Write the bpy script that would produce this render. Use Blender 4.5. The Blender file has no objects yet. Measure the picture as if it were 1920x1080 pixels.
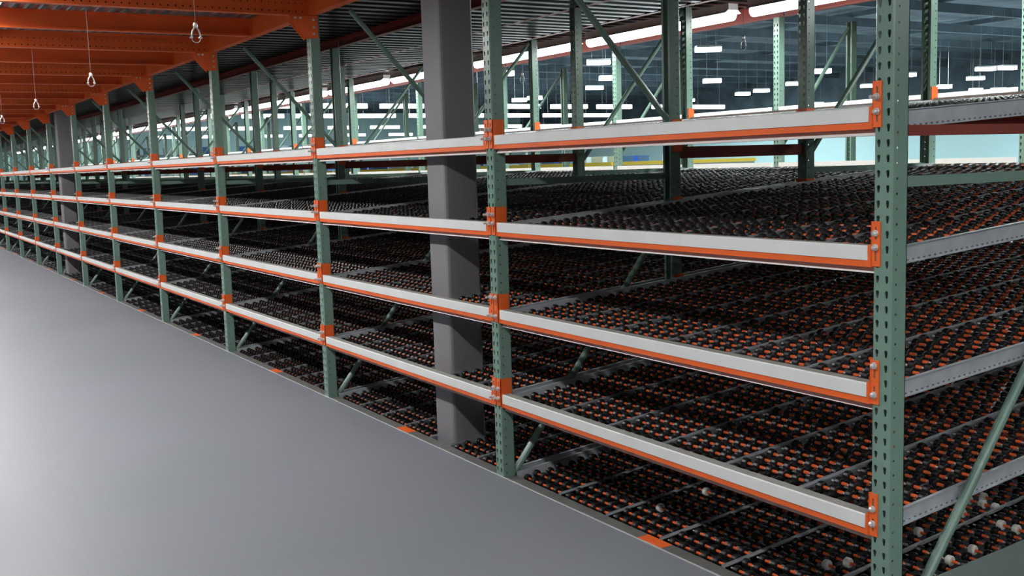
import bpy, math, random
from mathutils import Vector, Matrix
random.seed(7)
S = bpy.context.scene
COL = S.collection

# ------------------------------------------------------------------ camera
CAM = (2.3597, -2.9178, 1.7341)
YAW, PIT, ROLL = 2.59615, -0.116559, -0.030083
F = Vector((math.cos(PIT)*math.cos(YAW), math.cos(PIT)*math.sin(YAW), math.sin(PIT)))
R0 = Vector((math.sin(YAW), -math.cos(YAW), 0)); U0 = R0.cross(F)
Rt = R0*math.cos(ROLL) + U0*math.sin(ROLL)
Up = -R0*math.sin(ROLL) + U0*math.cos(ROLL)
cam = bpy.data.cameras.new('camera'); cam.sensor_width = 36; cam.lens = 1991.63/1920*36
cam.clip_start = 0.05; cam.clip_end = 400
co = bpy.data.objects.new('camera', cam); COL.objects.link(co)
M = Matrix((Rt, Up, -F)).transposed().to_4x4(); M.translation = Vector(CAM)
co.matrix_world = M
S.camera = co

# ------------------------------------------------------------------ world, exposure
W = bpy.data.worlds.new('world'); S.world = W; W.use_nodes = True
W.node_tree.nodes['Background'].inputs[0].default_value = (0.55, 0.68, 0.75, 1)
W.node_tree.nodes['Background'].inputs[1].default_value = 0.10
S.view_settings.view_transform = 'Standard'; S.view_settings.look = 'None'
S.view_settings.exposure = 0.22; S.view_settings.gamma = 1; S.view_settings.use_curve_mapping = False
S.cycles.use_denoising = True
S.cycles.max_bounces = 6; S.cycles.diffuse_bounces = 4; S.cycles.glossy_bounces = 3

P = 2.6026            # bay pitch
NB = 22               # bays
PW = 0.0762           # post width
AISLE_W = 24.0        # watts of one aisle lamp
HALL_W = 50.0

def light(name, loc, sx, sy, power, color=(1, 1, 1), parent=None):
    l = bpy.data.lights.new(name, 'AREA'); l.shape = 'RECTANGLE'; l.size = sx; l.size_y = sy
    l.energy = power; l.color = color
    o = bpy.data.objects.new(name, l); o.location = loc; COL.objects.link(o)
    if parent: o.parent = parent
    return o

# ------------------------------------------------------------------ materials
def mat(name, col, rough=0.5, metal=0.0, noise=0.0, nscale=8.0, col2=None, spec=0.5, bump=0.0, emit=None, est=0.0, rnoise=0.0):
    m = bpy.data.materials.new(name); m.use_nodes = True; nt = m.node_tree
    b = nt.nodes['Principled BSDF']
    b.inputs['Base Color'].default_value = (*col, 1); b.inputs['Roughness'].default_value = rough
    b.inputs['Metallic'].default_value = metal; b.inputs['Specular IOR Level'].default_value = spec
    if noise or rnoise or bump:
        tc = nt.nodes.new('ShaderNodeTexCoord'); n = nt.nodes.new('ShaderNodeTexNoise')
        n.inputs['Scale'].default_value = nscale; n.inputs['Detail'].default_value = 6
        nt.links.new(tc.outputs['Object'], n.inputs['Vector'])
        if noise:
            mx = nt.nodes.new('ShaderNodeMix'); mx.data_type = 'RGBA'
            c2 = col2 or tuple(c*(1-noise) for c in col)
            mx.inputs['A'].default_value = (*c2, 1); mx.inputs['B'].default_value = (*col, 1)
            r = nt.nodes.new('ShaderNodeValToRGB'); r.color_ramp.elements[0].position = .35; r.color_ramp.elements[1].position = .65
            nt.links.new(n.outputs['Fac'], r.inputs['Fac']); nt.links.new(r.outputs['Color'], mx.inputs['Factor'])
            nt.links.new(mx.outputs['Result'], b.inputs['Base Color'])
        if rnoise:
            mr = nt.nodes.new('ShaderNodeMapRange'); mr.inputs['To Min'].default_value = rough-rnoise; mr.inputs['To Max'].default_value = rough+rnoise
            nt.links.new(n.outputs['Fac'], mr.inputs['Value']); nt.links.new(mr.outputs['Result'], b.inputs['Roughness'])
        if bump:
            bp = nt.nodes.new('ShaderNodeBump'); bp.inputs['Strength'].default_value = bump; bp.inputs['Distance'].default_value = .01
            nt.links.new(n.outputs['Fac'], bp.inputs['Height']); nt.links.new(bp.outputs['Normal'], b.inputs['Normal'])
    if emit:
        b.inputs['Emission Color'].default_value = (*emit, 1); b.inputs['Emission Strength'].default_value = est
        m.cycles.emission_sampling = 'NONE'
    return m
GREEN = mat('sage_green_paint', (0.21, 0.335, 0.275), .26, noise=.10, nscale=5)
ORANGE = mat('orange_paint', (0.98, 0.16, 0.028), .42, noise=.10, nscale=4)
GALV = mat('galvanised_steel', (0.40, 0.42, 0.45), .34, metal=.35, noise=.22, nscale=14)
COVER = mat('light_grey_strip', (0.85, 0.87, 0.86), .35, noise=.06, nscale=6)
RAILM = mat('dull_grey_steel', (0.20, 0.20, 0.19), .5, metal=.2, noise=.25, nscale=9)
DUST = mat('dusty_grey_strip', (0.40, 0.395, 0.36), .5, noise=.15, nscale=12)
BLACK = mat('black_plastic', (0.007, 0.007, 0.008), .38)
LAMPLIT = mat('painted_lamplight', (0.80, 0.80, 0.74), .45)  # pale colour that paints lamplight onto some black wheels
MAROON = mat('dark_red_beam', (0.30, 0.040, 0.025), .40, noise=.1, nscale=4)  # darker and redder than the orange of the other beams
SIDE = mat('bright_galvanised_steel', (0.58, 0.62, 0.66), .34, metal=.25, noise=.15, nscale=14)
SLEEVE = mat('orange_plastic', (0.85, 0.15, 0.045), .22)
STEEL = mat('bright_steel', (0.80, 0.79, 0.80), .25, metal=.35)
BOLT = mat('zinc_bolt', (0.75, 0.76, 0.76), .3, metal=.5)
HOLE_SHADE = mat('painted_hole_shade', (0.01, 0.01, 0.01), .8)
COLM = mat('grey_column_paint', (0.24, 0.235, 0.25), .6, noise=.08, nscale=3)
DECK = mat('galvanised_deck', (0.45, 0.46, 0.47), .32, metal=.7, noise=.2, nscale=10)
DECKD = mat('dark_deck', (0.075, 0.08, 0.088), .28, metal=.75, noise=.3, nscale=6)  # darker copy of the galvanised deck, used over the rack
HDARK = mat('dark_hall_ceiling', (0.10, 0.14, 0.17), .9, noise=.4, nscale=.6)
WALLC = mat('pale_wall_paint_and_glare', (0.55, 0.78, 0.80), .8)
CONC = mat('concrete', (0.30, 0.31, 0.32), .8, noise=.2, nscale=2)
TUBE = mat('lit_tube', (1, 1, 1), .5, emit=(0.97, 1.0, 1.0), est=9.0)
TUBE2 = mat('lit_aisle_tube', (1, 1, 1), .5, emit=(1, .985, .97), est=12.0); TUBE2.cycles.emission_sampling = 'AUTO'
FARTUBE = mat('lit_far_fixture', (1, 1, 1), .5, emit=(0.98, 0.97, 1.0), est=5.0)
HOUSE = mat('white_enamel', (0.75, 0.76, 0.76), .4)
YEL = mat('yellow_paint', (0.80, 0.55, 0.04), .5)
BLUE = mat('blue_plastic', (0.05, 0.16, 0.48), .5)
WHITEP = mat('white_plastic', (0.62, 0.70, 0.72), .5)
GREYS = mat('grey_machinery', (0.20, 0.22, 0.23), .5)
KICK = mat('grey_green_panel', (0.21, 0.27, 0.26), .5)
FLOORM = mat('grey_epoxy_floor', (0.235, 0.248, 0.285), .50, noise=.10, nscale=.7, col2=(0.212, 0.237, 0.256), rnoise=.08, spec=.35, bump=.02)

# ------------------------------------------------------------------ mesh building
class MB:
    def __init__(s): s.v = []; s.f = []; s.m = []
    def add(s, vs, fs, m=0):
        b = len(s.v); s.v += vs
        for f in fs: s.f.append(tuple(i+b for i in f)); s.m.append(m)
    def box(s, x0, x1, y0, y1, z0, z1, m=0):
        vs = [(x, y, z) for z in (z0, z1) for y in (y0, y1) for x in (x0, x1)]
        s.add(vs, [(0, 2, 3, 1), (4, 5, 7, 6), (0, 1, 5, 4), (2, 6, 7, 3), (0, 4, 6, 2), (1, 3, 7, 5)], m)
    def bar(s, a, b, w, h, m=0, up=(0, 0, 1)):
        a = Vector(a); b = Vector(b); d = (b-a).normalized(); u = Vector(up)
        r = d.cross(u)
        if r.length < 1e-4: r = d.cross(Vector((1, 0, 0)))
        r.normalize(); u = r.cross(d)
        vs = []
        for p in (a, b):
            for i, j in ((-1, -1), (1, -1), (1, 1), (-1, 1)):
                vs.append(tuple(p + r*i*w/2 + u*j*h/2))
        s.add(vs, [(3, 2, 1, 0), (4, 5, 6, 7), (0, 1, 5, 4), (1, 2, 6, 5), (2, 3, 7, 6), (3, 0, 4, 7)], m)
    def cyl(s, a, b, rs, n=12, m=0, ts=None, cap=True):
        a = Vector(a); b = Vector(b); d = (b-a).normalized()
        u = Vector((0, 0, 1)) if abs(d.z) < .9 else Vector((1, 0, 0))
        r = d.cross(u).normalized(); u = r.cross(d)
        if not isinstance(rs, (list, tuple)): rs = [rs, rs]
        if ts is None: ts = [i/(len(rs)-1) for i in range(len(rs))]
        vs = []; fs = []
        for t, q in zip(ts, rs):
            c = a.lerp(b, t)
            for k in range(n):
                an = 2*math.pi*k/n
                vs.append(tuple(c + r*math.cos(an)*q + u*math.sin(an)*q))
        for i in range(len(rs)-1):
            for k in range(n):
                k2 = (k+1) % n
                fs.append((i*n+k, i*n+k2, (i+1)*n+k2, (i+1)*n+k))
        if cap:
            fs.append(tuple(range(n))[::-1]); fs.append(tuple((len(rs)-1)*n+k for k in range(n)))
        s.add(vs, fs, m)
    def prism_x(s, prof, x0, x1, m=0, closed=True):
        n = len(prof); vs = [(x0, y, z) for y, z in prof] + [(x1, y, z) for y, z in prof]
        fs = [(i, (i+1) % n, n+(i+1) % n, n+i) for i in range(n if closed else n-1)]
        if closed: fs += [tuple(range(n))[::-1], tuple(range(n, 2*n))]
        s.add(vs, fs, m)
    def prism_y(s, prof, y0, y1, m=0, closed=True):
        n = len(prof); vs = [(x, y0, z) for x, z in prof] + [(x, y1, z) for x, z in prof]
        fs = [(i, (i+1) % n, n+(i+1) % n, n+i) for i in range(n if closed else n-1)]
        if closed: fs += [tuple(range(n)), tuple(range(n, 2*n))[::-1]]
        s.add(vs, fs, m)
    def cell(s, mp, a0, a1, b0, b1, hole, depth, m=0):
        """rect [a0,a1]x[b0,b1] with a polygonal hole; mp(a,b,d) -> xyz, d = depth behind the face"""
        n = len(hole); ca = sum(h[0] for h in hole)/n; cb = sum(h[1] for h in hole)/n
        out = []
        for ha, hb in hole:
            da, db = ha-ca, hb-cb
            t = 1e9
            if da > 1e-9: t = min(t, (a1-ca)/da)
            if da < -1e-9: t = min(t, (a0-ca)/da)
            if db > 1e-9: t = min(t, (b1-cb)/db)
            if db < -1e-9: t = min(t, (b0-cb)/db)
            out.append([ca+da*t, cb+db*t])
        for A, B in ((a0, b0), (a1, b0), (a1, b1), (a0, b1)):
            i = min(range(n), key=lambda q: (out[q][0]-A)**2+(out[q][1]-B)**2); out[i] = [A, B]
        vs = [mp(a, b, 0) for a, b in out] + [mp(a, b, 0) for a, b in hole] + [mp(a, b, depth) for a, b in hole]
        fs = []
        for i in range(n):
            j = (i+1) % n
            fs.append((i, j, n+j, n+i)); fs.append((n+i, n+j, 2*n+j, 2*n+i))
        s.add(vs, fs, m)
    def mesh(s, name, mats, smooth=False):
        me = bpy.data.meshes.new(name); me.from_pydata(s.v, [], s.f)
        for x in (mats if isinstance(mats, (list, tuple)) else [mats]): me.materials.append(x)
        me.polygons.foreach_set('material_index', s.m)
        if smooth: me.polygons.foreach_set('use_smooth', [True]*len(s.f))
        me.update(); return me

def ob(name, me, parent=None, loc=None, **kw):
    o = bpy.data.objects.new(name, me); COL.objects.link(o)
    if parent is not None: o.parent = parent
    if loc is not None: o.location = loc
    for k, v in kw.items(): o[k] = v
    return o
def thing(name, label, cat, loc=(0, 0, 0), me=None, group=None):
    o = ob(name, me, None, loc); o['label'] = label; o['category'] = cat; o['kind'] = 'thing'
    if group: o['group'] = group
    return o
def struct(name, me, loc=(0, 0, 0)):
    return ob(name, me, None, loc, kind='structure')
ORD = ('first second third fourth fifth sixth seventh eighth ninth tenth eleventh twelfth thirteenth fourteenth fifteenth '
       'sixteenth seventeenth eighteenth nineteenth twentieth twenty-first twenty-second twenty-third twenty-fourth twenty-fifth').split()
def nth(k): return ORD[k]

# ================================================================== SETTING
b = MB(); b.box(-75, 9, -9, -0.004, -0.12, 0.0)
struct('floor', b.mesh('floor', FLOORM))
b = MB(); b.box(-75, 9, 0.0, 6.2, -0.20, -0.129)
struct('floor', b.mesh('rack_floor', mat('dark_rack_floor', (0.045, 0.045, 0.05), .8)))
b = MB(); b.box(-130, 20, -12, 80, -0.40, -0.21)
struct('floor', b.mesh('lower_floor', CONC))
b = MB(); b.box(-75, 9, -0.004, 0.002, -0.12, 0.004)
struct('trim_1', b.mesh('floor_edge_trim', STEEL))
b = MB(); b.box(-130, 20, -12, 80, 10.0, 10.2)
for i in range(24):                                   # roof joists
    b.bar((-125+i*6, -12, 9.3), (-125+i*6, 80, 9.3), .25, .5)
for i in range(9):
    b.bar((-130, -8+i*11, 9.7), (20, -8+i*11, 9.7), .15, .3)
struct('ceiling', b.mesh('hall_ceiling', HDARK))
b = MB(); b.box(-130, 20, 79.7, 80, -.3, 5.2, 0); b.box(-130, 20, 79.7, 80, 5.2, 10, 1)
struct('wall_back', b.mesh('wall_back', [WALLC, HDARK]))
b = MB(); b.box(-130.3, -130, -12, 80, -.3, 9.0, 0); b.box(-130.3, -130, -12, 80, 9.0, 10, 1)  # pale carried high so the wall colour stands in for lamp glare
struct('wall_left', b.mesh('wall_left', [WALLC, HDARK]))
b = MB(); b.box(-130, 20, -12.2, -12, -.3, 10); struct('wall_front', b.mesh('wall_front', HDARK))
b = MB(); b.box(20, 20.2, -12, 80, -.3, 10); struct('wall_right', b.mesh('wall_right', HDARK))
# corrugated decks carried by the beams: ribs along x over the aisle, along y over the rack
def deck(name, along, a0, a1, c0, c1, z, pitch=.15, h=.038):
    prof = []; c = c0
    while c < c1:
        prof += [(c, z), (c+pitch*.42, z), (c+pitch*.5, z+h), (c+pitch*.92, z+h)]; c += pitch
    b = MB()
    (b.prism_x if along == 'x' else b.prism_y)(prof, a0, a1, closed=False)
    b2 = z+h+.01
    if along == 'x': b.box(a0, a1, c0, c1, b2, b2+.05)
    else: b.box(c0, c1, a0, a1, b2, b2+.05)
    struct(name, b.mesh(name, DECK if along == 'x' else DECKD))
deck('ceiling', 'x', -P*22.6, 0.3, -5.2, 0.06, 3.005, pitch=.10, h=.03)
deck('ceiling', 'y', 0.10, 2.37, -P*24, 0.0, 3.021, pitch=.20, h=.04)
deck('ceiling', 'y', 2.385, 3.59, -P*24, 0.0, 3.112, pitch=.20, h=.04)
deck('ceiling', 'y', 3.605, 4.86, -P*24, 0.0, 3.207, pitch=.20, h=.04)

# ================================================================== RACK FRAMES
SL = 0.0508
def teardrop(cx, cz):
    pts = []
    for an, r in ((90, .0075), (60, .0078), (30, .0078), (0, .0072)):
        pts.append((cx+r*math.cos(math.radians(an)), cz+.005+r*math.sin(math.radians(an))))
    pts += [(cx+.0055, cz-.003), (cx+.0038, cz-.012), (cx, cz-.014), (cx-.0038, cz-.012), (cx-.0055, cz-.003)]
    for an, r in ((180, .0072), (150, .0078), (120, .0078)):
        pts.append((cx+r*math.cos(math.radians(an)), cz+.005+r*math.sin(math.radians(an))))
    return pts
def circ(cx, cz, r, n=8):
    return [(cx+r*math.cos(2*math.pi*(k+.5)/n), cz+r*math.sin(2*math.pi*(k+.5)/n)) for k in range(n)]
POSTS = {}
def post_mesh(H):
    """open channel, 76 mm, web facing -y with two columns of teardrop slots, right edge at x=0; z from -0.12 to H"""
    if H in POSTS: return POSTS[H]
    b = MB(); z = -0.12; c = .005; off = 2.1716 - 60*SL     # slot phase
    b.box(-PW, 0, 0, .003, z, off-SL/2) if off-SL/2 > z else None
    n = int((H-off)/SL); k0 = math.ceil((z-off)/SL+.5)
    top = off+(n-.5)*SL
    for i in range(k0, n):
        z0 = off+(i-.5)*SL; z1 = z0+SL; zc = (z0+z1)/2
        for (x0, x1, hx) in ((-PW+c, -PW/2, -.0572), (-PW/2, -c, -.0190)):
            b.cell(lambda a, q, d: (a, d, q), x0, x1, z0, z1, teardrop(hx, zc), .003)
        for xs, sg in ((0, -1), (-PW, 1)):
            b.cell(lambda a, q, d: (xs+sg*d, a, q), c, .045, z0, z1, circ(.024, zc-.017, .0050), .003)
    for zz0, zz1 in ((z, off+(k0-.5)*SL), (top, H)):
        if zz1-zz0 > 1e-4:
            b.box(-PW+c, -c, 0, .003, zz0, zz1); b.box(-.003, 0, c, .045, zz0, zz1); b.box(-PW, -PW+.003, c, .045, zz0, zz1)
    # chamfers, rear half of the flanges, lips
    for pr in ([(-c, 0), (0, c), (-.003, c), (-c, .003)], [(-PW, c), (-PW+c, 0), (-PW+c, .003), (-PW+.003, c)]):
        vs = [(x, y, z) for x, y in pr]+[(x, y, H) for x, y in pr]
        b.add(vs, [(0, 1, 5, 4), (1, 2, 6, 5), (2, 3, 7, 6), (3, 0, 4, 7)])
    b.box(-.003, 0, .045, PW, z, H); b.box(-PW, -PW+.003, .045, PW, z, H)
    b.box(-.018, 0, PW-.003, PW, z, H); b.box(-PW, -PW+.018, PW-.003, PW, z, H)
    POSTS[H] = b.mesh('post', GREEN); return POSTS[H]
FOOT = MB(); FOOT.box(-.10, .024, -.002+.004, .12, -.128, -.118)
FOOTM = FOOT.mesh('foot_plate', GREEN)
def brace_mesh(y0, z0, y1, z1, round_=True):
    b = MB()
    if round_: b.cyl((-.038, y0, z0), (-.038, y1, z1), .019, 12)
    else: b.bar((-.038, y0, z0), (-.038, y1, z1), .030, .036)
    return b.mesh('brace', GREEN, smooth=False)
FR = {}
def frame(kind, k, y0, depth, hf, hr, braces, label, group=None):
    root = thing('rack_frame', label, 'rack frame', (-k*P, y0, 0), None, group)
    ob('post', post_mesh(hf), root)
    r = ob('post', post_mesh(hr), root, (0, depth, 0)); r.scale = (1, -1, 1)
    ob('foot_plate', FOOTM, root)
    f = ob('foot_plate', FOOTM, root, (0, depth-.12-.004, 0))
    if kind not in FR: FR[kind] = [(n, brace_mesh(*a)) for n, a in braces]
    for n, me in FR[kind]: ob(n, me, root)
    return root
D1 = 1.31
BR1 = [('horizontal_brace', (.06, 1.634, 1.25, 1.634, False)), ('diagonal_brace', (.06, -.04, 1.25, 1.42)),
       ('diagonal_brace', (1.25, 1.955, .34, 2.92))]
BR2 = [('horizontal_brace', (.06, 1.634, 1.25, 1.634, False)), ('diagonal_brace', (.06, 1.72, 1.22, 3.06)),
       ('diagonal_brace', (1.25, .10, .06, 1.50))]
BR3 = [('diagonal_brace', (.06, 1.80, 1.02, 3.0)), ('horizontal_brace', (.06, 1.634, 1.04, 1.634, False)), ('diagonal_brace', (1.02, .10, .06, 1.50))]
for k in range(NB+1):
    frame('a', k, 0.0, D1, 2.855, 2.935, BR1, 'sage green slotted rack frame, %s from the right in the front row' % nth(k))
for k in range(NB+1):
    frame('b', k, 2.37, D1, 3.03, 3.10, BR2, 'green slotted rack frame, %s from the right in the second row' % nth(k))
for k in range(0, NB+1):
    frame('c', k, 4.77, 1.10, 3.06, 3.06, BR3, 'bright green slotted rack frame, %s from the right, beyond the back aisle' % nth(k))

# ================================================================== FRONT BEAMS
LT = [1.9706, 1.5030, 1.0266, 0.5565]         # top of the end plates, level by level
SLOPE = [.062, .068, .075, .090]
LNAME = ['top', 'second', 'third', 'lowest raised']
BOLTZ = [(.052, .100), (.040, .088), (.018, .120), (.055, .108)]
XR, XL = -PW-.004, -P+.004                     # clear opening of a bay
b = MB(); b.prism_x([(.001, -.157), (.030, -.157), (.030, -.096), (.012, -.096), (.012, -.134), (.001, -.134)], XL, XR)
BEAMM = b.mesh('front_beam', ORANGE)
b = MB()
b.prism_x([(-.003, -.1335), (-.003, -.0875), (.0015, -.083), (.048, -.083), (.048, -.0945), (.0095, -.0945), (.0095, -.1335)], XL+.018, XR-.018)
b.m[2] = 1; b.m[3] = 1; COVM = b.mesh('cover_strip', [COVER, DUST])
b = MB(); b.prism_x([(.020, -.179), (.084, -.179), (.084, -.110), (.080, -.110), (.080, -.175), (.038, -.175), (.042, -.150), (.038, -.150)], XL, XR)
LIPM = b.mesh('lower_lip', COVER)
def plate(side):                               # side=+1: at the right end of the beam, on the left half of the right post
    b = MB()
    x0, x1 = (-PW-.006, -.0445) if side > 0 else (-P-.032, -P+.006)
    xc = (x0+x1)/2+.001*side
    T = -.0045
    for (z0, z1, hz, hh) in ((-.152, -.076, -.112, .022), (-.076, 0, -.040, .022)):
        hole = [(xc-.004, hz-hh), (xc+.004, hz-hh), (xc+.004, hz), (xc+.004, hz+hh), (xc-.004, hz+hh), (xc-.004, hz)]
        b.cell(lambda a, q, d: (a, T+d, q), x0, x1, z0, z1, hole, .004)
    b.box(x0, x1, T, -.0005, -.1525, -.152); b.box(x0, x1, T, -.0005, 0, .0005)
    b.box(x0, x0+.0006, T, 0, -.152, 0); b.box(x1-.0006, x1, T, 0, -.152, 0)
    if side > 0: b.box(-PW-.006, -PW-.001, T, .068, -.152, 0); b.box(-PW-.022, -PW-.006, -.001, .010, -.157, -.081)
    else: b.box(-P+.001, -P+.006, T, .068, -.152, 0); b.box(-P+.006, -P+.022, -.001, .010, -.157, -.081)
    return b.mesh('end_plate', ORANGE)
PLR, PLL = plate(1), plate(-1)
b = MB(); b.cyl((0, -.001, 0), (0, -.004, 0), .0125, 16); b.cyl((0, -.004, 0), (0, -.017, 0), [.0105, .0105, .0085, .004], 12, ts=[0, .4, .75, 1])
BOLTS = b.mesh('bolt', BOLT, smooth=False)
b = MB(); b.cyl((0, -.001, 0), (0, -.004, 0), .0125, 16); b.cyl((0, -.004, 0), (0, -.013, 0), .0105, 6); b.cyl((0, -.013, 0), (0, -.034, 0), .0058, 8)
BOLTL = b.mesh('bolt', BOLT)
for l in range(4):
    for k in range(13):
        bm = thing('front_beam', 'orange shelf beam with pale grey strip, %s level, %s bay from the right end' % (LNAME[l], nth(k)), 'shelf beam',
                   (-k*P, 0, LT[l]), BEAMM)
        ob('cover_strip', COVM, bm, label='pale grey cover strip'); ob('lower_lip', LIPM, bm, label='pale grey lower lip')
        pr, pl = ob('end_plate', PLR, bm), ob('end_plate', PLL, bm)
        if k < 8:
            for bx in (-.0625, -P-.014):
                if bx > -1 or k < 7:
                    for bz in BOLTZ[l]:
                        ob('bolt', BOLTL if (bx < -1 and k > 0 or (l == 0 and k == 0 and bz < .06) or k > 0 or bx < -1) else BOLTS, pr if bx > -1 else pl, (bx, -.0045, -bz), label='zinc bolt')

# ================================================================== ROLLER SHELVES
PITCHY = .0755; NROW = 47
LW = (XR-XL-.024)/6
def lanes_regular():
    return [(XR-.010-i*LW, XR-.010-(i+1)*LW, 0) for i in range(6)]
def lanes_column():                            # the bay pierced by the near column: its lane starts behind the column
    w = .352; x = XR-.010; out = []
    for i in range(2): out.append((x, x-w, 0)); x -= w
    out.append((x, x-.262, 5)); x -= .262
    n = 4; w2 = (x-(XL+.014))/n
    for i in range(n): out.append((x, x-w2, 0)); x -= w2
    return out
def layout(lanes):
    wheels, axles = [], []
    for (xa, xb, r0) in lanes:
        w = xa-xb; n = max(3, round((w-.03)/.0717)); q = (w-.0513)/n
        for j in range(r0, NROW):
            y = .030+j*PITCHY
            if j % 2 == 0: sl = [xa-.042*w/.41-i*q for i in range(n)]; wh = [x-.028 for x in sl]
            else: sl = [xa-.070*w/.41-i*q for i in range(n)]; wh = [x-.026 for x in sl[:-1]]+[xa-.031, max(sl[-1]-.026, xb+.031)]
            axles.append((xa-.016, xb+.016, y, sl, 0, 0))
            wheels += [(x, y) for x in wh]
    return wheels, axles
ZW = -.0145; RW = .0220
def add_wheel(b, x, y, hi):
    if hi: b.cyl((x-.0135, y, ZW), (x+.0135, y, ZW), [.016, RW-.002, RW, RW, RW-.002, .016], 14, ts=[0, .06, .22, .78, .94, 1])
    else: b.cyl((x-.0135, y, ZW), (x+.0135, y, ZW), RW, 7)
def add_axle(b, a, hi, m0=0):
    xa, xb, y, sl, _, _ = a
    b.cyl((xb, y, ZW), (xa, y, ZW), .0042, 8 if hi else 4, m0, cap=False)
    for x in sl:
        b.cyl((x-.0135, y, ZW), (x+.0125, y, ZW), .0068, 10 if hi else 5, m0+1)
b = MB(); b.cyl((-.0135, 0, 0), (.0135, 0, 0), [.017, RW-.002, RW, RW, RW-.002, .017], 14, ts=[0, .06, .22, .78, .94, 1])
WHEEL1 = b.mesh('wheel', BLACK)
def side_channel_mesh(x, sg):
    b = MB(); y0, y1 = .0, 3.58
    b.box(x, x+.0025*sg, y0, y1, -.052, .012)
    b.box(x, x-.012*sg, y0, y1, .009, .012); b.box(x, x-.012*sg, y0, y1, -.052, -.049)
    return b
def divider_geo(b, x, y0=0.0, y1=3.58, m=0):
    b.box(x-.0120, x+.0120, y0, y1, -.034, -.007, m)
    b.box(x-.0120, x-.0100, y0, y1, -.034, -.002, m); b.box(x+.0100, x+.0120, y0, y1, -.034, -.002, m)
def slat_geo(b, lanes, m=0):                   # thin cross ties under the rollers
    for j in range(5):
        y = .25+j*.78
        b.box(XL+.01, XR-.01, y-.015, y+.015, -.058, -.054, m)
LAMPLIT_AT = [(-0.663, 1.285), (-0.597, 1.282), (-0.53, 1.283), (-0.592, 1.14), (-0.336, 1.135), (-0.33, 0.851), (-0.332, 0.703), (-0.579, 0.842), (-0.582, 0.718),
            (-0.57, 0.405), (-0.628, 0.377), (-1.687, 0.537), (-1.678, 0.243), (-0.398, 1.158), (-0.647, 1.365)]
def build_layout(lanes, tag):
    wheels, axles = layout(lanes)
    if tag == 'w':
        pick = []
        for px, py in LAMPLIT_AT:
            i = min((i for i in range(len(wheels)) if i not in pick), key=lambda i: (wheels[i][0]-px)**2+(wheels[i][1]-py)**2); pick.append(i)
    d = {}
    sc = [MB(), MB()]
    s1 = side_channel_mesh(XR-.002, -1); s2 = side_channel_mesh(XL+.002, 1)
    for sx, sgn in ((XR-.002, 1), (XL+.002, -1)):   # row of small punchings low on the outer face
        t = s1 if sgn > 0 else s2
        for i in range(119):
            y = .03+i*.030; t.box(sx, sx+.0004*sgn, y, y+.012, -.047, -.041, 1)
    d['side'] = [s1.mesh('side_channel', [SIDE, RAILM]), s2.mesh('side_channel', [SIDE, RAILM])]
    d['div'] = []
    for i, (xa, xb, r0) in enumerate(lanes[:-1]):
        b = MB(); y0 = .0
        if lanes[i][2] or lanes[i+1][2]: y0 = .0
        divider_geo(b, xb, y0); d['div'].append(b.mesh('divider', GALV))
    b = MB(); slat_geo(b, lanes); d['slat'] = b.mesh('cross_tie', GALV)
    cx, cy = CAM[0], CAM[1]
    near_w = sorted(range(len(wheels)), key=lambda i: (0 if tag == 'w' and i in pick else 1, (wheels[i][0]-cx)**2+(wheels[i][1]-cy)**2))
    near_a = sorted(range(len(axles)), key=lambda i: ((axles[i][0]+axles[i][1])/2-cx)**2+(axles[i][2]-cy)**2)
    d['nw'] = [wheels[i] for i in near_w[:100]]; rest = [wheels[i] for i in near_w[100:]]
    b = MB(); [add_wheel(b, x, y, True) for x, y in rest]; d['wrest'] = b.mesh('wheel', BLACK)
    b = MB(); [add_wheel(b, x, y, False) for x, y in wheels]; d['wall'] = b.mesh('wheel', BLACK)
    d['nlit'] = len(pick) if tag == 'w' else 0
    d['na'] = []
    for i in near_a[:100]:
        b = MB(); add_axle(b, axles[i], True); d['na'].append(b.mesh('axle', [STEEL, SLEEVE]))
    b = MB(); [add_axle(b, axles[i], True) for i in near_a[100:]]; d['arest'] = b.mesh('axle', [STEEL, SLEEVE])
    b = MB(); [add_axle(b, a, False) for a in axles]; d['aall'] = b.mesh('axle', [STEEL, SLEEVE])
    # everything in one mesh for the far bays
    b = MB()
    for s in (side_channel_mesh(XR-.002, -1), side_channel_mesh(XL+.002, 1)): b.add(s.v, s.f, 2)
    for i, (xa, xb, r0) in enumerate(lanes[:-1]): divider_geo(b, xb, m=2)
    slat_geo(b, lanes, 2)
    for a in axles: add_axle(b, a, False)
    k = len(b.f); [add_wheel(b, x, y, False) for x, y in wheels]
    for i in range(k, len(b.f)): b.m[i] = 3
    d['one'] = b.mesh('roller_shelf', [STEEL, SLEEVE, GALV, BLACK])
    return d
REG = build_layout(lanes_regular(), 'r')
COLL = build_layout(lanes_column(), 'c')
LITSHELF = build_layout(lanes_regular(), 'w')
WHEEL_LIT = WHEEL1.copy(); WHEEL_LIT.materials[0] = LAMPLIT  # black wheel recoloured pale, its lamplight is in the colour
COLUMN_BAYS = {1: COLL}
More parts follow.
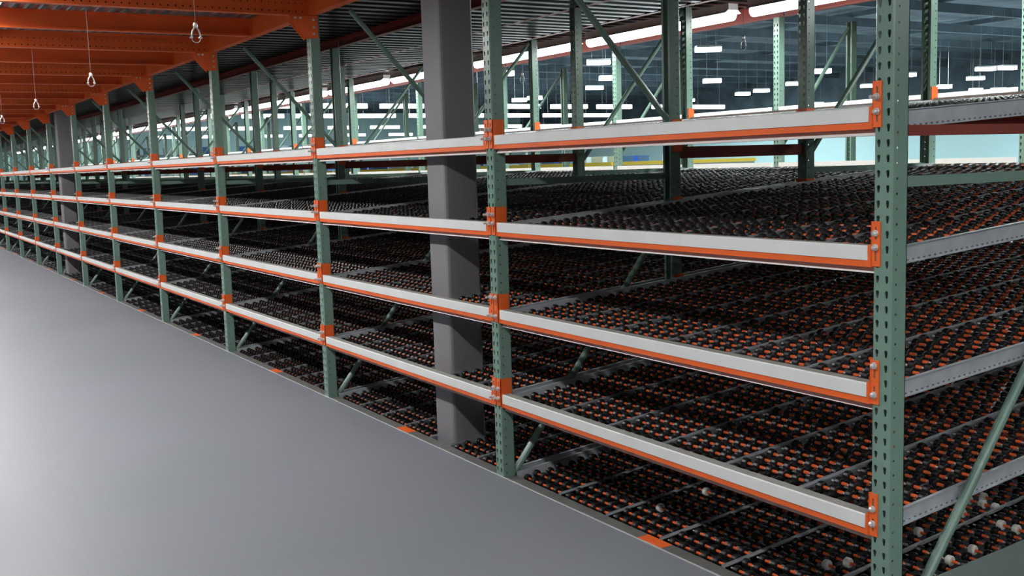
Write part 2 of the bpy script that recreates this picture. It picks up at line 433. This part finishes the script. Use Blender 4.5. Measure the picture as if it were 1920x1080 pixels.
def shelf(k, z, slope, lname):
    d = COLUMN_BAYS.get(k, REG)
    if k == 0 and lname == 'floor level': d = LITSHELF
    lab = 'sloping shelf of black rollers, %s, %s bay from the right' % (lname, nth(k))
    root = thing('roller_shelf', lab, 'roller shelf', (-k*P, .086, z), None if k < 5 else d['one'])
    root.rotation_euler = (math.atan(slope), 0, 0)
    if k >= 5: return
    for m in d['side']: ob('side_channel', m, root)
    for m in d['div']: ob('divider', m, root)
    ob('cross_tie', d['slat'], root)
    if k < 2:
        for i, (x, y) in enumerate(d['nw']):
            if i < d['nlit']: ob('wheel', WHEEL_LIT, root, (x, y, ZW), label='black wheel painted pale as lamplit')
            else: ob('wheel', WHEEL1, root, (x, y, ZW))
        ob('wheel', d['wrest'], root, kind='stuff')
        for m in d['na']: ob('axle', m, root)
        ob('axle', d['arest'], root, kind='stuff')
    else:
        ob('wheel', d['wall'], root, kind='stuff'); ob('axle', d['aall'], root, kind='stuff')
for l in range(4):
    for k in range(NB): shelf(k, LT[l]-.108, SLOPE[l], LNAME[l]+' level')
for k in range(NB): shelf(k, .004, .085, 'floor level')

# floor-level front rails with an orange patch at mid bay
b = MB(); b.box(XL, XR, .004, .080, -.12, -.002); FRAIL = b.mesh('floor_rail', RAILM)
b = MB(); b.box(-P/2-.115, -P/2+.055, .006, .078, -.002, -.0005); PATCH = b.mesh('orange_patch', ORANGE)
for k in range(11):
    r = thing('floor_rail', 'dull grey steel floor-level rail with orange patch, %s bay from the right end' % nth(k), 'rail', (-k*P, 0, 0), FRAIL)
    ob('orange_patch', PATCH, r, label='orange patch')

# ================================================================== SUPPORT AND REAR BEAMS
def sup_mesh():
    b = MB(); b.box(XL, XR, 0, .035, -.045, 0); return b.mesh('support_beam', MAROON)
SUPM = sup_mesh()
b = MB()
b.box(-P-.032, -P+.006, -.0055, -.001, -.10, .095); b.box(-P+.001, -P+.006, -.0055, .07, -.10, .095)
SPL = b.mesh('end_plate', ORANGE)
b = MB(); b.box(-PW-.006, -.0445, -.0055, -.001, -.10, .095); b.box(-PW-.006, -PW-.001, -.0055, .07, -.10, .095)
SPR = b.mesh('end_plate', ORANGE)
for l in range(4):
    for y, yn in ((1.31, 'middle'), (2.37, 'rear middle')):
        for k in range(13):
            z = LT[l]-.108+SLOPE[l]*(y-.086)-.066
            o = thing('support_beam', 'dark red support beam, %s row, %s level, %s bay from right' % (yn, LNAME[l], nth(k)), 'shelf beam',
                      (-k*P, y, z), SUPM)
            pl = [SPR, SPL]
            for me in pl:
                q = ob('end_plate', me, o)
                if y < 2: q.scale = (1, -1, 1); q.location = (0, 0, 0)
            if y < 2:
                o.location.y = 1.275
                for q in o.children: q.location.y = 0.036
# rear beams
b = MB(); b.box(XL, XR, 0, .04, -.15, -.045); REARM = b.mesh('rear_beam', ORANGE)
b = MB(); b.prism_x([(-.004, -.06), (-.004, 0), (.046, 0), (.046, -.045), (.0, -.045), (.0, -.06)], XL+.01, XR-.01)
b2 = b.mesh('cover_strip', COVER)
b = MB(); b.box(-PW-.006, -PW-.001, -.02, .05, -.16, .0); b.box(-PW-.006, -.0445, .046, .050, -.16, 0)
RPR = b.mesh('end_plate', ORANGE)
b = MB(); b.box(-P+.001, -P+.006, -.02, .05, -.16, .0); b.box(-P-.032, -P+.006, .046, .050, -.16, 0)
RPL = b.mesh('end_plate', ORANGE)
for l in range(4):
    for k in range(NB):
        z = LT[l]-.108+SLOPE[l]*3.58+(.022 if l == 0 else .004)
        o = thing('rear_beam', 'orange rear shelf beam with pale strip, %s level, %s bay from the right' % (LNAME[l], nth(k)), 'shelf beam',
                  (-k*P, 3.635, z), REARM)
        ob('cover_strip', b2, o, label='pale grey cover strip')
        if k < 12: ob('end_plate', RPR, o, (0, 0, .08 if l == 0 else 0)); ob('end_plate', RPL, o, (0, 0, .08 if l == 0 else 0))
# third row beam faces towards the back aisle (levels 1 and 2)
b = MB(); b.box(XL+.01, XR-.01, -.02, 0, -.115, 0); FCOV = b.mesh('cover_strip', COVER)
for l, z in ((0, 2.205), (1, 1.668)):
    for k in range(NB):
        o = thing('far_beam', 'pale strip beam across the back aisle, %s level, %s bay from the right' % (LNAME[l], nth(k)), 'shelf beam',
                  (-k*P, 4.770, z), REARM)
        ob('cover_strip', FCOV, o, label='pale grey cover strip')
# frame spacers under the top level
b = MB(); b.box(-.060, -.018, D1+.002, 2.368, 1.735, 1.805); SPAC = b.mesh('frame_spacer', MAROON)
for k in range(13):
    thing('frame_spacer', 'dark red spacer beam joining front and second rack frames, %s from the right end' % nth(k), 'spacer beam', (-k*P, 0, 0), SPAC)
b = MB(); b.box(-.075, -.062, .08, 1.23, 1.788, 1.825)
thing('side_beam', 'dark red side beam under the top roller shelf at the right end', 'side beam', (0, 0, 0), b.mesh('side_beam', MAROON))
b = MB(); vs = [(.004, .08, -.12), (.004, 1.24, -.12), (.004, 1.24, .265), (.004, .08, .212)]
b.add(vs+[(x+.004, y, z) for x, y, z in vs], [(0, 3, 2, 1), (4, 5, 6, 7), (0, 1, 5, 4), (1, 2, 6, 5), (2, 3, 7, 6), (3, 0, 4, 7)])
thing('kick_panel', 'grey green sloping kick panel at the foot of the right end frame', 'panel', (0, 0, 0), b.mesh('kick_panel', KICK))

# ================================================================== COLUMNS
def column(x, y, lab):
    b = MB(); w = .245; d = .235; c = .018
    pr = [(x-w+c, y), (x-c, y), (x-c*.3, y+c*.3), (x, y+c), (x, y+d-c), (x-c, y+d), (x-w+c, y+d), (x-w, y+d-c), (x-w, y+c), (x-w+c*.3, y+c*.3)]
    n = len(pr); vs = [(p, q, -.13) for p, q in pr]+[(p, q, 9.4) for p, q in pr]
    b.add(vs, [(i, (i+1) % n, n+(i+1) % n, n+i) for i in range(n)]+[tuple(range(n, 2*n))])
    me = b.mesh('building_column', COLM)
    thing('building_column', lab, 'column', (0, 0, 0), me)
column(-P-(PW+.014+.704)-.009, .125, 'square grey building column standing between the first and third rack frames')
column(-17.93, .125, 'distant dark grey building column in the front racking at the far left')

# ================================================================== MEZZANINE BEAMS OVERHEAD
b = MB(); L0, L1 = -5.0, .078               # perforated cross beam, face to +x
# lower ledge with holes, crease, upper web
for i in range(int((L1-L0)/.0508)):
    y0 = L0+i*.0508; y1 = y0+.0508
    b.cell(lambda a, q, d: (0-d, a, q), y0, y1, 0, .045, circ((y0+y1)/2, .022, .0065, 6), .004)
    b.cell(lambda a, q, d: (0-d, a, q), y0, y1, .045, .100, circ((y0+y1)/2, .080, .0055, 6), .004)
b.box(-.014, -.010, L0, L1, .004, .098, 1); b.box(-.012, -.008, L0, L1, .100, .142); b.box(-.012, 0, L0, L1, .0985, .1005)  # dark strip added behind the holes, painting the shade inside them
b.box(-.07, .0, L0, L1, -.003, 0); b.box(-.07, .0, L0, L1, .140, .143)
b.box(-.073, -.070, L0, L1, 0, .142)
XB = b.mesh('cross_beam', [ORANGE, HOLE_SHADE])
b = MB(); b.box(-.045, -.041, L0, -.02, 0, .142); b.box(-.045, .012, L0, -.02, -.003, 0); b.box(-.045, .0, L0, -.02, .139, .142)
b.box(.009, .012, L0, -.02, 0, .010)
MBM = b.mesh('joist', ORANGE)
b = MB(); b.box(-.045, .02, -.020, -.014, -.003, .142); b.cyl((-.038, -.16, .02), (-.036, -.16, .02), .008, 8)
MPL = b.mesh('end_plate', ORANGE)
for k in range(1, NB+1):
    thing('cross_beam', 'perforated orange cross beam over the aisle resting on the %s front rack frame' % nth(k), 'ceiling beam', (-k*P+.0, 0, 2.860), XB)
    j = thing('joist', 'plain orange joist over the aisle midway along the %s bay from the right' % nth(k), 'ceiling beam', (-(k+.5)*P, 0, 2.860), MBM)
    ob('end_plate', MPL, j)
thing('cross_beam', 'perforated orange cross beam over the aisle resting on the first front rack frame', 'ceiling beam', (0, 0, 2.86), XB)
# knee plates
b = MB()
prof = [(.06, .0), (-.155, .0), (-.155, -.030), (-.045, -.165), (.062, -.165), (.062, 0)]
prof = [(.062, 0), (-.150, 0), (-.150, -.034), (-.030, -.168), (.062, -.160)]
n = len(prof); vs = [(.0, y, z) for y, z in prof]+[(.005, y, z) for y, z in prof]
b.add(vs, [tuple(range(n))[::-1], tuple(range(n, 2*n))]+[(i, (i+1) % n, n+(i+1) % n, n+i) for i in range(n)])
b.box(-.03, .005, -.153, -.148, -.034, 0); b.bar((-.012, -.149, -.034), (-.012, -.030, -.167), .036, .004, up=(1, 0, 0))
KN = b.mesh('knee_plate', ORANGE)
b = MB(); b.cyl((.005, 0, 0), (.013, 0, 0), [.010, .010, .006], 8); KB = b.mesh('bolt', BOLT)
for k in range(1, NB+1):
    o = thing('knee_plate', 'orange triangular knee plate bolted to the top of the %s front rack post' % nth(k), 'bracket', (-k*P+.0015, 0, 2.856), KN)
    if k < 7:
        for y, z in ((-.110, -.020), (-.070, -.020), (.03, -.030), (.03, -.080), (.03, -.130)): ob('bolt', KB, o, (0, y, z), label='zinc bolt')
# beams along the rack
def long_beam(y, z0, z1, name, lab, k, inset=.01):
    b = LB.get((z0, z1))
    if b is None:
        m = MB(); h = z1-z0
        m.box(-P+inset, -inset, .030, .034, 0, h); m.box(-P+inset, -inset, -.030, .034, -.004, 0); m.box(-P+inset, -inset, -.030, .034, h-.004, h)
        LB[(z0, z1)] = b = m.mesh(name, MAROON)
    thing(name, lab, 'ceiling beam', (-k*P, y, z0), b)
LB = {}
FB = MB(); FB.box(-P+.004, -.076, -.012, -.004, -.002, .142); FB.box(-P+.004, -.076, -.012, .060, -.006, -.002); FB.box(-P+.004, -.076, -.012, .06, .139, .142)
FBM = FB.mesh('edge_beam', ORANGE)
for k in range(NB):
    thing('edge_beam', 'bright orange edge beam over the front rack posts, %s bay from the right' % nth(k), 'ceiling beam', (-k*P, 0, 2.866), FBM)
    long_beam(1.27, 2.940, 3.02, 'deck_beam', 'dark red deck beam above the front frames, %s bay from the right' % nth(k), k)
    long_beam(2.42, 3.035, 3.11, 'deck_beam', 'dark red deck beam above the second rack row, %s bay from the right' % nth(k), k)
    long_beam(3.64, 3.115, 3.205, 'deck_beam', 'dark red deck beam beside the lit back aisle, %s bay from the right' % nth(k), k)
    long_beam(4.81, 3.064, 3.205, 'deck_beam', 'dark red deck beam on the third rack row behind lamps, %s bay from right' % nth(k), k)

# ================================================================== LAMPS
def lamp_mesh(L):
    h = MB(); h.box(-L/2, L/2, -.06, .06, .05, .11)
    h.add([(-L/2, -.06, .05), (L/2, -.06, .05), (L/2, -.10, .02), (-L/2, -.10, .02), (-L/2, .06, .05), (L/2, .06, .05), (L/2, .10, .02), (-L/2, .10, .02)],
          [(0, 1, 2, 3), (4, 7, 6, 5)])
    t = MB()
    for y in (-.035, .035): t.cyl((-L/2+.03, y, .02), (L/2-.03, y, .02), .019, 10)
    return h.mesh('ceiling_light', HOUSE), t.mesh('tube', TUBE)
LH, LTU = lamp_mesh(2.35)
b = MB(); b.cyl((-1.16, 0, .005), (-.02, 0, .005), .055, 14); b.cyl((.02, 0, .005), (1.16, 0, .005), .055, 14); DIFF = b.mesh('tube', TUBE)
SH, STU = lamp_mesh(1.14); STU.materials[0] = TUBE2
for k in [q for q in range(-7, 2*NB) if q not in (-1, 1)]:
    o = thing('ceiling_light', 'fluorescent ceiling light over the aisle floor, hung between the orange joists', 'light', (-(k+.5)*P/2, -2.1, 2.888), SH, 'aisle fluorescent lights')
    ob('tube', STU, o)
    light('lamp_light', (0, 0, -.02), 1.1, .14, AISLE_W, (1, .985, .97), o)
for k in range(0, NB+1):
    o = thing('ceiling_light', 'glowing fluorescent light over the back aisle, %s from the right' % nth(k), 'light', (-(k+.5)*P, 4.30, 3.070), LH)
    ob('tube', DIFF, o)
    light('lamp_light', (0, 0, -.055), 2.3, .14, HALL_W, (.90, 1, .95), o)
for i in range(4):  # unseen lamps added to brighten the right end of the rack
    o = thing('ceiling_light', 'added fill light out of view past the right rack end', 'light', (3.0, .2+i*2.4, 2.888), LH, 'added fill lights past the right rack end')
    o.rotation_euler = (0, 0, math.pi/2)
    ob('tube', LTU, o)
    light('lamp_light', (0, 0, -.02), 2.3, .14, 9, (.97, 1, .98), o)
deck('ceiling', 'x', 0.31, 6.0, -5.2, 9.5, 3.005, pitch=.10, h=.03)

# hanging hooks
def hook(loc, top, lab):
    b = MB(); b.cyl((0, 0, .02), (0, 0, top-loc[2]), .001, 6)
    o = thing('hanging_hook', lab, 'hook', loc, b.mesh('hanging_hook', RAILM))
    b = MB(); b.cyl((0, 0, .004), (0, 0, .024), [.011, .011, .007], 10); ob('cap', b.mesh('cap', BOLT), o)
    b = MB(); prev = None
    pts = [(0, 0, .004)]+[(.0, .026*math.sin(a), -.030-.03*math.cos(a)*-1) for a in ()]
    for sg in (-1, 1):
        q = [(0, .004*sg, .004), (0, .015*sg, -.012), (0, .020*sg, -.030), (0, .020*sg, -.040)]
        for a, c in zip(q[:-1], q[1:]): b.cyl(a, c, .0035, 6)
        b.cyl((0, .014*sg, -.041), (0, .028*sg, -.044), .0038, 6)
        q = [(0, .020*sg, -.043), (0, .018*sg, -.056), (0, .008*sg, -.064), (0, 0, -.065)]
        for a, c in zip(q[:-1], q[1:]): b.cyl(a, c, .0014, 5)
    ob('prongs', b.mesh('prongs', BOLT), o)
for k, w in zip((1, 2, 3, 4), ('nearest the camera', 'second from the right', 'third from the right', 'at the far left')):
    hook((-k*P-.04, -1.54, 2.395), 2.857, 'small silver hook on a thin rod below the orange aisle beams, '+w)
hook((-P-.04, 1.86, 2.46), 3.02, 'small silver hook hanging beside the right end post under the deck')
hook((-2*P-.04, 1.86, 2.46), 3.02, 'small silver hook hanging behind the second front frame under the deck')

# ================================================================== FAR HALL
b = MB(); b.box(-.12, .12, -1.25, 1.25, 0, .24); b.cyl((0, -.9, .24), (0, -.9, 4.22), .006, 4, 1); b.cyl((0, .9, .24), (0, .9, 4.22), .006, 4, 1); HF = b.mesh('hall_light', [FARTUBE, GREYS])
rows = [(-49.6, 8, 46, 'nearest'), (-59.3, 4, 42, 'second'), (-76.8, 3, 52, 'third'), (-94.6, 3, 62, 'farthest')]
for ri, (x, y0, y1, nm) in enumerate(rows):
    y = y0; i = 0
    while y < y1:
        thing('hall_light', 'long white hall light, %s from the left in the %s row' % (nth(i), nm), 'light', (x, y, 4.83), HF, 'hall lights in the %s row' % nm)
        y += (3.3, 3.2, 3.6, 4.2)[ri]+(.9 if i % 3 == 2 else 0); i += 1
b = MB(); b.box(-.5, .5, -.18, .18, 0, .16, 0); b.box(-.5, .5, -.2, .2, .16, .24, 1); b.cyl((-.3, 0, .24), (-.3, 0, 3.14), .006, 5, 2); b.cyl((.3, 0, .24), (.3, 0, 3.14), .006, 5, 2)
HS = b.mesh('hall_lamp', [FARTUBE, HOUSE, CONC])
pts = [(-41.7, 23.7), (-59.9, 35.9), (-57.8, 35.8), (-49.1, 34.4), (-35.8, 25.0), (-43.0, 30.9), (-58.8, 49.9), (-30.1, 26.2), (-43.4, 38.4), (-52.3, 49.2), (-49.4, 48.1), (-44.1, 45.6), (-61.6, 66.6), (-37.0, 40.1), (-44.7, 52.9), (-37.5, 47.5), (-44.5, 60.1), (-38.5, 55.0), (-46.5, 66.4), (-33.6, 48.9), (-45.8, 68.0), (-32.8, 49.6)]
for i, (px, py) in enumerate(pts):
    o = thing('hall_lamp', 'small bright lamp under the dark hall ceiling, %s from the left' % nth(i), 'light', (px, py, 5.9), HS, 'lamps under the dark hall ceiling')
    o.rotation_euler = (0, 0, math.radians(62 if i % 3 else 80))
for x, y in ((-35, 30), (-60, 30), (-40, 60), (-75, 60), (-80, 15), (-100, 40), (-15, 60)):  # broad area lights without fixtures, added to brighten the hall
    light('hall_fill_light', (x, y, 8.5), 6, 6, 8500, (.85, 1, 1))
# far conveyor line with yellow guard, totes, panels
XC = -33.0
b = MB(); b.box(-.05, .05, 0, 3.9, -.075, .075); YG = b.mesh('guard_rail', YEL)
b = MB(); b.box(-.4, .4, 0, 3.9, -.30, 0, 0); b.box(-.03, .03, .3, .36, -1.7, -.3, 0); b.box(-.03, .03, 3.3, 3.36, -1.7, -.3, 0); CV = b.mesh('conveyor', GREYS)
for i in range(6):
    y = 7.2+i*4
    z = 1.60
    thing('guard_rail', 'yellow guard rail along the distant conveyor, %s from the left' % nth(i), 'guard rail', (XC+.45, y, z), YG, 'yellow guard rails of the distant conveyor')
    thing('conveyor', 'grey conveyor section far behind the racks, %s from the left' % nth(i), 'conveyor', (XC, y, z), CV, 'distant conveyor sections')
b = MB(); b.box(-.2, .2, -.28, .28, 0, .30); b.box(-.22, .22, -.30, .30, .27, .31); TB = b.mesh('tote', BLUE)
b = MB(); b.box(-.2, .2, -.28, .28, 0, .30); b.box(-.22, .22, -.30, .30, .27, .31); TW = b.mesh('tote', WHITEP)
cnt = 0
for i in range(40):
    y = 7.5+i*.80
    if i % 9 == 5 or y > 27: continue
    blue = i % 5 in (1, 2)
    thing('tote', '%s plastic tote on the distant conveyor, %s of all totes there from the left' % ('blue' if blue else 'white', nth(cnt)), 'tote', (XC-.1, y, 1.601), TB if blue else TW, 'totes on the distant conveyor')
    cnt += 1
b = MB()
for y in range(0, 24, 4):
    b.box(-.06, .06, y, y+.12, 0, 3.1)
for z in (.8, 1.7, 2.6): b.box(-.5, .5, 0, 20.2, z+.10, z+.08+.10)
thing('storage_rack', 'long grey storage rack holding totes in the far background', 'rack', (-46, 7.5, -.21), b.mesh('storage_rack', GREYS))
for lv, z in enumerate((1.672, 2.572)):
    cnt = 0
    for i in range(22):
        if i % 7 == 4: continue
        c = (i*3+lv) % 5 < 2
        thing('tote', '%s tote on the %s shelf of the far storage rack, %s from the left' % ('blue' if c else 'white', ('lower', 'upper')[lv], nth(cnt)), 'tote', (-46, 8.1+i*.84, z), TB if c else TW,
              'totes on the %s far shelf' % ('lower', 'upper')[lv])
        cnt += 1
